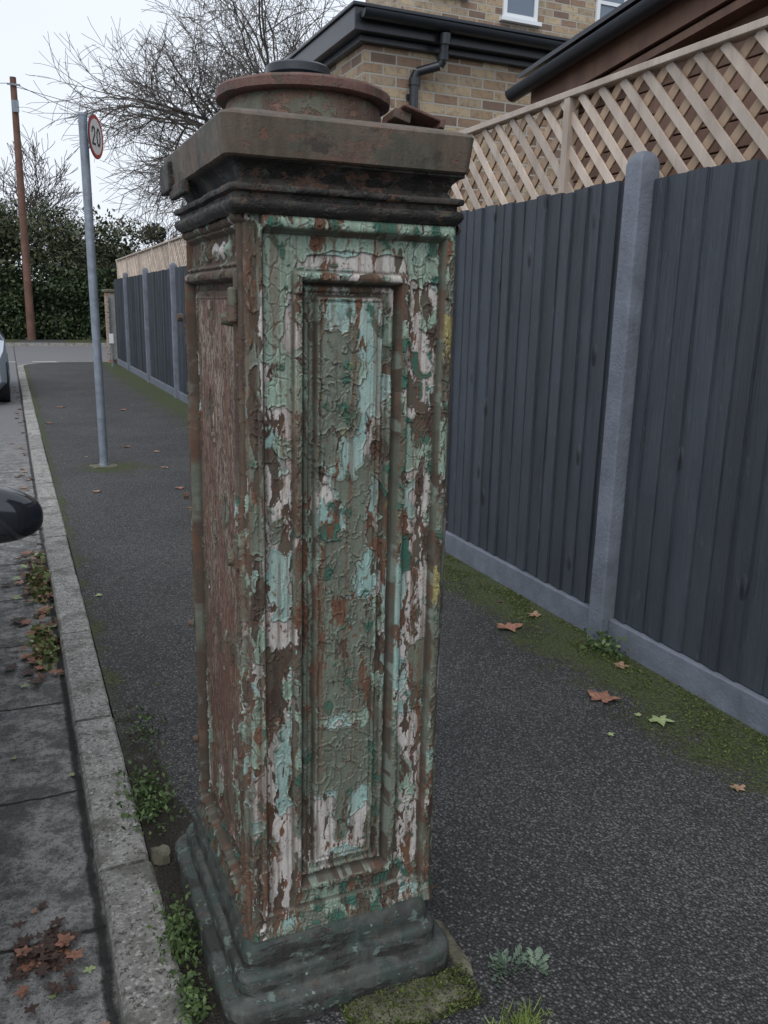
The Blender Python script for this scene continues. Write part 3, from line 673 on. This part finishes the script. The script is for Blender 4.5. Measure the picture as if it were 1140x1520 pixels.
# ================================================================= SPEED SIGN
sg=empty('speed_limit_sign'); SX,SY=.724,8.15
m=MB(); m.tube((SX,SY,-.05),(SX-.01,SY,3.05),.038,.038,24,caps=True); m.tube((SX,SY,0),(SX,SY,.03),.05,.045,24,caps=True); m.obj('pole',galv,sg,True,angle=40)
m=MB(); m.tube((SX-.01,SY,3.05),(SX-.01,SY,3.07),.042,.040,24,caps=True); rock(m,SX,SY,.13,.09,.010,2.0); m.mi=[0 if i<26 else 1 for i in range(len(m.mi))]; m.obj('base_and_cap',[galv,concm],sg)
nrm=Vector((.90,-.43,0)).normalized(); tx=Vector((0,0,1)).cross(nrm).normalized(); ctr=Vector((SX+.085,SY-.035,2.885))
red=simple('sign_red',(.45,.04,.04,1),.4,.1,3,0); swh=simple('sign_white',(.75,.76,.76,1),.4,.05,3,0); sbl=simple('sign_black',(.02,.02,.02,1),.4,.1,3,0)
def disc(r0,r1,o_,mi,mb,n=40):
    vs=[]
    for r in (r0,r1):
        for i in range(n): a=2*math.pi*i/n; vs.append(ctr+nrm*o_+tx*math.cos(a)*r+Vector((0,0,1))*math.sin(a)*r)
    mb.add(vs,[(i,(i+1)%n,n+(i+1)%n,n+i) for i in range(n)],mi)
m=MB(); m.tube(ctr-nrm*.004,ctr,.18,.18,40,0,True); disc(.0001,.15,.003,1,m); disc(.145,.174,.004,2,m)
Mg=Matrix((tx,Vector((0,0,1)),nrm)).transposed().to_4x4(); Mg.translation=ctr
def stroke(pts,w_=.018):
    for a,b in zip(pts[:-1],pts[1:]):
        d=Vector((b[0]-a[0],b[1]-a[1])); L=d.length; ang=math.atan2(d.y,d.x)
        Ms=Mg@Matrix.Translation((a[0],a[1],.0055))@Matrix.Rotation(ang,4,'Z'); m.box(-w_*.4,L+w_*.4,-w_/2,w_/2,-.0005,.0005+random.uniform(0,.0003),3,M=Ms)
stroke([(-.092,.03),(-.085,.058),(-.06,.07),(-.033,.058),(-.026,.035),(-.035,.01),(-.06,-.02),(-.092,-.065),(-.022,-.065)])
stroke([(.055+.035*math.cos(k*math.pi/6),.002+.068*math.sin(k*math.pi/6)) for k in range(13)])
m.obj('sign_plate',[galv,swh,red,sbl],sg)
m=MB(); m.tube(Vector((SX,SY,2.95)),ctr+Vector((0,0,.06)),.012,.012,8); m.tube(Vector((SX,SY,2.80)),ctr-Vector((0,0,.08)),.012,.012,8); m.obj('brackets',galv,sg)

# ================================================================= TELEGRAPH POLE
tp=empty('telegraph_pole'); m=MB(); m.tube((.78,36.0,0),(.82,36,9.4),.16,.11,14,caps=True); m.obj('pole',polewood,tp,True,angle=40)
m=MB(); m.box(.7,.95,35.8,35.86,8.2,8.6); m.box(.6,1.05,35.83,35.88,9.1,9.16); m.obj('pole_bracket',galv,tp)
m=MB()
for (q,z) in (((14,46,8.2),9.2),((26,44,8.0),9.1),((-8,30,8.5),9.2)):
    a=Vector((.82,36,z)); b=Vector(q); pr=a
    for k in range(1,9):
        s_=k/8; p=a.lerp(b,s_)-Vector((0,0,1.2*s_*(1-s_)*1.5)); m.tube(pr,p,.012,.012,4); pr=p
m.obj('overhead_wires',blackpl,tp)

# ================================================================= TREES
def tree(name,base,H,seed,levels=6,spread=1.0,trunk=.28,mat=barkm,lean=(0,0),gr=.04,mr=.0075):
    rd=random.Random(seed); m=MB()
    def br(p,d,L,r,lv):
        n=5 if lv<3 else 4; rend=r*.62 if lv<levels else r*.4
        for k in range(n):
            d2=(d+Vector((rd.gauss(0,.14),rd.gauss(0,.14),rd.gauss(gr,.10)))).normalized()
            q=p+d2*(L/n); ra=r+(rend-r)*k/n; rb=r+(rend-r)*(k+1)/n
            m.tube(p,q,max(ra,mr),max(rb,mr),(9 if lv==0 else 6 if lv<2 else 4 if lv<4 else 3))
            p=q; d=d2
            if lv<levels and (k>=1 or lv>0) and rd.random()<(.85 if lv<3 else .66):
                ax=d.orthogonal().normalized(); ax.rotate(Matrix.Rotation(rd.uniform(0,6.28),3,d))
                nd=d.copy(); nd.rotate(Matrix.Rotation(math.radians(rd.uniform(28,62))*spread,3,ax))
                br(p,nd,L*rd.uniform(.52,.80),rb*rd.uniform(.5,.72),lv+1)
        if lv<levels:
            for k in range(2):
                ax=d.orthogonal().normalized(); ax.rotate(Matrix.Rotation(rd.uniform(0,6.28),3,d))
                nd=d.copy(); nd.rotate(Matrix.Rotation(math.radians(rd.uniform(12,35)),3,ax))
                br(p,nd,L*rd.uniform(.6,.8),rend*.85,lv+1)
    br(Vector(base),Vector((lean[0],lean[1],1)).normalized(),H*.26,trunk,0)
    return m.obj(name,mat,smooth=False)
tree('bare_tree',(11.0,27,0),20,3,6,1.25,.36,lean=(-.05,0),gr=.0)
tree('bare_tree',(1.0,44,0),12,11,5,1.0,.24,mr=.013)
tree('bare_tree',(4.6,46,0),8,21,5,1.0,.18,mr=.013)
tree('bare_tree',(8.5,48,0),8,33,5,1.0,.2,mr=.013)
tree('bare_tree',(-4,48,0),11,35,5,1.0,.2,mr=.013)

# hedge / ivy
hedm=leafmat('ivy_leaf',(.014,.030,.012,1),(.055,.090,.035,1),(.09,.115,.05,1))
shrubm=leafmat('shrub_leaf',(.022,.038,.016,1),(.085,.105,.045,1),(.13,.12,.065,1))
def htop(x,base,amp,s): return base+amp*mn.noise(Vector((x*s,3.1,0)))+amp*.5*mn.noise(Vector((x*s*3,9.1,0)))
N=42000; xs=rng.uniform(-9,13,N); tp_=np.array([htop(a,2.8,.35,.5) for a in xs]); zz=rng.uniform(0,1,N)**.8*tp_
dep=np.array([.35*mn.noise(Vector((a*1.3,b*1.3,1))) for a,b in zip(xs,zz)])
cent=np.stack([xs,36.6+dep*1.2+rng.normal(0,.1,N),zz+.02],1)
hed=quads('ivy_hedge',leafcards(cent,.085),hedm)
m=MB(); m.box(-9.2,13.2,36.85,37.6,0,2.25); hc=m.obj('hedge_light_block',simple('hedge_dark',(.010,.014,.006,1),.95,.4,4,0)); hc.parent=hed  # dark box added behind the leaves to block light
N=48000; cl=[]
for k in range(90):
    x=random.uniform(-9,16); y=random.uniform(38,41); z=random.uniform(1.6,4.2)+(1.3 if x<3.2 else .4)*random.random(); cl.append((x,y,z,random.uniform(.4,1.25)))
ci=rng.integers(0,len(cl),N); cl=np.array(cl); dv=rng.normal(size=(N,3)); dv/=np.linalg.norm(dv,axis=1)[:,None]; rr_=rng.uniform(.5,1.2,N)[:,None]
cent=cl[ci,:3]+dv*rr_*cl[ci,3:4]*np.array([1.1,1,.9])
cent[:,2]=np.maximum(cent[:,2],.1)
quads('background_shrubbery',leafcards(cent,.09),shrubm)
# ================================================================= PLANTS ON GROUND
weedm=leafmat('weed_leaf',(.030,.062,.018,1),(.115,.175,.055,1)); glaucm=leafmat('glaucous_leaf',(.07,.11,.08,1),(.17,.23,.16,1)); limem=leafmat('grass_blade',(.12,.18,.03,1),(.27,.35,.09,1))
ivyl=leafmat('gutter_leaf',(.07,.10,.03,1),(.22,.25,.09,1),(.20,.11,.07,1))
def weed(name,cx,cy,sx,sy,h,N,size,mat,z0=0):
    c_=np.stack([cx+rng.normal(0,sx,N),cy+rng.normal(0,sy,N),z0+np.abs(rng.normal(0,h,N))+.004],1)
    return quads(name,leafcards(c_,size,.3),mat)
weed('weed_plant',.285,2.38,.04,.08,.028,480,.010,weedm)
weed('weed_plant',.262,1.74,.024,.05,.038,520,.0078,weedm)
weed('weed_plant',.255,1.55,.018,.04,.025,240,.0078,weedm)
weed('weed_plant',2.37,2.83,.03,.05,.05,160,.014,weedm)
weed('weed_plant',.34,2.85,.04,.12,.010,180,.008,weedm)
def stems(name,cx,cy,n,L,mat,lw=.012):
    P=[]
    for k in range(n):
        a=random.uniform(0,6.28); r=L*random.uniform(.4,1); el=random.uniform(.15,.9)
        d=Vector((math.cos(a)*math.cos(el),math.sin(a)*math.cos(el),math.sin(el))); s_=d.cross(Vector((0,0,1))).normalized()
        b0=Vector((cx,cy,.0))
        for j in range(9):
            f=.25+.75*j/9; p=b0+d*r*f-Vector((0,0,.35*r*f*f)); sd_=s_*(1 if j%2 else -1)
            tip=p+(sd_+d*.6).normalized()*lw*random.uniform(1.2,2.2)+Vector((0,0,random.uniform(-.006,.008))); w2=d*lw*.45
            P.append([tuple(p),tuple((p+tip)/2+w2),tuple(tip),tuple((p+tip)/2-w2)])
    return quads(name,np.array(P),mat)
stems('ragwort_plant',.965,1.385,12,.085,glaucm,.012)
stems('ragwort_plant',1.02,1.36,8,.06,glaucm,.011)
P=[]
for k in range(260):
    x=random.gauss(.90,.032); y=random.gauss(1.235,.018); a=random.uniform(0,6.28); L=random.uniform(.012,.038); l=Vector((random.gauss(0,.6),random.gauss(0,.6),1)).normalized()
    s_=Vector((math.cos(a),math.sin(a),0))*.0013; b0=Vector((x,y,0)); P.append([tuple(b0-s_),tuple(b0+s_),tuple(b0+l*L+s_*.3),tuple(b0+l*L-s_*.3)])
quads('grass_tuft',np.array(P),limem)
mossm=leafmat('moss',(.022,.032,.008,1),(.11,.145,.026,1))
N=34000; yy=rng.uniform(.5,9,N); xx=2.43-np.abs(rng.normal(0,.17,N)); keep=np.array([mn.noise(Vector((a*7,b*4,0)))+.5*mn.noise(Vector((a*25,b*20,0)))>.0 for a,b in zip(xx,yy)])
c_=np.stack([xx,yy,rng.uniform(.001,.012,N)],1)[keep]; quads('moss',leafcards(c_,.005),mossm)
N=3500; c_=np.stack([rng.uniform(.55,.86,N),rng.uniform(1.31,1.43,N),rng.uniform(.006,.016,N)],1); quads('moss',leafcards(c_,.004),mossm)
def maple(mb,x,y,z,s_,mi,rot=None):
    rot=random.uniform(0,6.28) if rot is None else rot; pts=[]
    radii=[1,.62,.5,.78,.88,.6,.42,.55,.62,.36,.14,.36,.62,.55,.42,.6,.88,.78,.5,.62]
    n=len(radii); fold=random.uniform(.05,.25)
    for i,r in enumerate(radii):
        a=2*math.pi*i/n+rot; rr_=r*s_*random.uniform(.88,1.12)
        pts.append((x+rr_*math.cos(a),y+rr_*math.sin(a),z+.004+abs(math.sin(a-rot))*fold*s_*r+random.uniform(0,.12)*s_))
    mb.add([(x,y,z+.004)]+pts,[(0,i+1,(i+1)%n+1) for i in range(n)],mi)
lb=simple('leaf_brown',(.27,.13,.085,1),.7,.4,60,.002,200); lb2=simple('leaf_tan',(.33,.20,.13,1),.7,.3,60,.002,200); lg=simple('leaf_green',(.28,.34,.16,1),.6,.2,50,0); ld=simple('leaf_dark',(.07,.042,.032,1),.7,.4,60,.002,200)
m=MB()
for x,y,s_,mi in ((2.11,3.25,.085,0),(2.33,3.33,.05,1),(2.05,2.44,.080,0),(2.15,2.22,.060,2),(2.33,2.68,.045,1),(2.06,1.75,.035,1),(1.2,6.95,.06,0),(.36,11.3,.07,0),(1.9,2.2,.02,2),(1.25,7.9,.05,1),(1.05,9.2,.06,0),(.55,7.0,.05,1),(.9,10.6,.07,0),(1.4,12.5,.07,0),(.33,4.4,.03,2),(1.15,6.2,.04,0),(.6,13,.08,0),(1.3,8.8,.05,1)):
    maple(m,x,y,0,s_,mi)
for k in range(45): maple(m,random.uniform(.3,2.4),random.uniform(1.2,20),0,random.uniform(.006,.025),random.choice([0,1,3,2]))
m.obj('fallen_leaves',[lb,lb2,lg,ld])
m=MB()
for k in range(110): maple(m,random.gauss(.02,.045),random.uniform(3.5,5.6),-.07+random.uniform(0,.02),random.uniform(.025,.055),random.choice([0,1,3,0,2,3,3]))
for k in range(80): maple(m,random.gauss(-.03,.035),random.gauss(1.90,.05),-.07+random.uniform(0,.025),random.uniform(.012,.03),random.choice([3,3,3,3,0]))
for k in range(60): maple(m,random.gauss(.05,.04),random.uniform(5.6,18),-.07,random.uniform(.02,.05),random.choice([0,1,3]))
for k in range(8): maple(m,random.uniform(-.1,.1),random.uniform(1.6,3.2),-.07,random.uniform(.012,.022),random.choice([2,1,3]))
for k in range(200): maple(m,random.uniform(-8,12),random.gauss(36,.5),.02,random.uniform(.04,.08),random.choice([0,1,3]))
m.obj('leaf_litter',[lb,lb2,lg,ld])
weed('gutter_weed',.04,3.95,.03,.13,.02,260,.022,ivyl,-.07); weed('gutter_weed',.04,4.9,.03,.20,.03,320,.022,ivyl,-.07)

# ================================================================= CARS
rubber=simple('tyre',(.02,.02,.02,1),.8,.2,9,.002,40)
def car(name,cx,ynose,L,paintc,mirror=True,rough=.18):
    e=empty(name); t=NT(name+'_paint'); t.col(paintc); t.rough(rough); t.b.inputs['Coat Weight'].default_value=.6 if rough<.3 else 0; pm=t.m
    st=[(0,.62,.35,.55,.5,.56),(.06,.76,.25,.66,.6,.68),(.5,.84,.20,.80,.66,.83),(1.05,.86,.2,.90,.66,.93),(1.25,.86,.2,.93,.70,.97),(1.85,.86,.2,.95,.60,1.38),(2.5,.86,.2,.95,.60,1.45),(3.3,.86,.2,.95,.59,1.42),(3.85,.84,.2,.96,.62,1.10),(4.05,.80,.25,.90,.66,.96),(4.15,.70,.35,.75,.55,.80)]
    vs=[];k=None
    for (y,w_,zb,zbelt,wr,zr) in st:
        half=[(0,zb),(w_*.85,zb),(w_,zb+.12),(w_*1.0,(zb+zbelt)/2),(w_*.97,zbelt),(wr,zr-.04 if zr>zbelt+.1 else zr-.01),(wr*.6,zr),(0,zr+.01)]
        ring=half+[(-a,b) for a,b in half[-2:0:-1]]; k=len(ring)
        for a,b in ring: vs.append((cx+a,ynose+y,b-.07))
    m=MB(); fb=[];fg=[]
    for i in range(len(st)-1):
        for j in range(k):
            f=(i*k+j,i*k+(j+1)%k,(i+1)*k+(j+1)%k,(i+1)*k+j)
            tall=st[i][5]>1.05 or st[i+1][5]>1.05
            side=j in (4,k-5); wind=(j in (5,6,k-7,k-6) and (i in (4,7)))
            (fg if (tall and (side or wind)) else fb).append(f)
    fb+= [tuple(range(k)),tuple((len(st)-1)*k+j for j in range(k))]
    m.add(vs,fb,0); m.add(vs,fg,1); m.obj('body',[pm,glass],e,True,angle=35)
    m=MB()
    for wy in (.80,3.35):
        for sx in (-1,1):
            m.tube((cx+sx*.70,ynose+wy,.24),(cx+sx*.865,ynose+wy,.24),.31,.31,28,0,True); m.tube((cx+sx*.866,ynose+wy,.24),(cx+sx*.875,ynose+wy,.24),.20,.19,20,1,True)
    m.obj('wheels',[rubber,galv],e,True,angle=40)
    m=MB()
    for sx in (-1,1):
        m.box(cx+sx*.6-.14,cx+sx*.6+.14,ynose-.0,ynose+.1,.50,.60); m.box(cx+sx*.6-.1,cx+sx*.6+.1,ynose+4.06,ynose+4.14,.55,.75)
    m.box(cx-.35,cx+.35,ynose-.015,ynose+.03,.30,.40); m.obj('lamps_and_grille',blackpl,e,bevel=.02)
    if mirror:
        mat2=NT(name+'_mirror'); mat2.col((.015,.018,.025,1)); mat2.rough(.12); mat2.b.inputs['Coat Weight'].default_value=.5
        m=MB()
        for sx in (-1,1):
            c_=Vector((cx+sx*1.015,ynose+1.45,.910)); nu,nv=28,18; vv=[]
            for i in range(nv+1):
                ph=-math.pi/2+math.pi*i/nv
                for j in range(nu):
                    th=2*math.pi*j/nu; f=lambda q,e_:abs(q)**e_*math.copysign(1,q)
                    x=.135*f(math.cos(ph),.7)*f(math.cos(th),.7); y=.065*f(math.cos(ph),.8)*f(math.sin(th),.9); z=.086*f(math.sin(ph),.75)
                    z*=1-.22*(sx*x/.125); z+=-.012*(sx*x/.125); vv.append(c_+Vector((x,y,z)))
            ff=[(i*nu+j,i*nu+(j+1)%nu,(i+1)*nu+(j+1)%nu,(i+1)*nu+j) for i in range(nv) for j in range(nu)]
            m.add(vv,ff); m.tube(c_-Vector((sx*.08,0,.05)),c_-Vector((sx*.20,-.03,.06)),.035,.045,12)
        m.obj('wing_mirrors',mat2.m,e,True)
    return e
car('parked_car',-1.10,1.10,4.15,(.03,.035,.045,1))
car('parked_car',-.93,13.9,4.15,(.40,.46,.52,1),False,.45)
print('objects',len(bpy.data.objects))
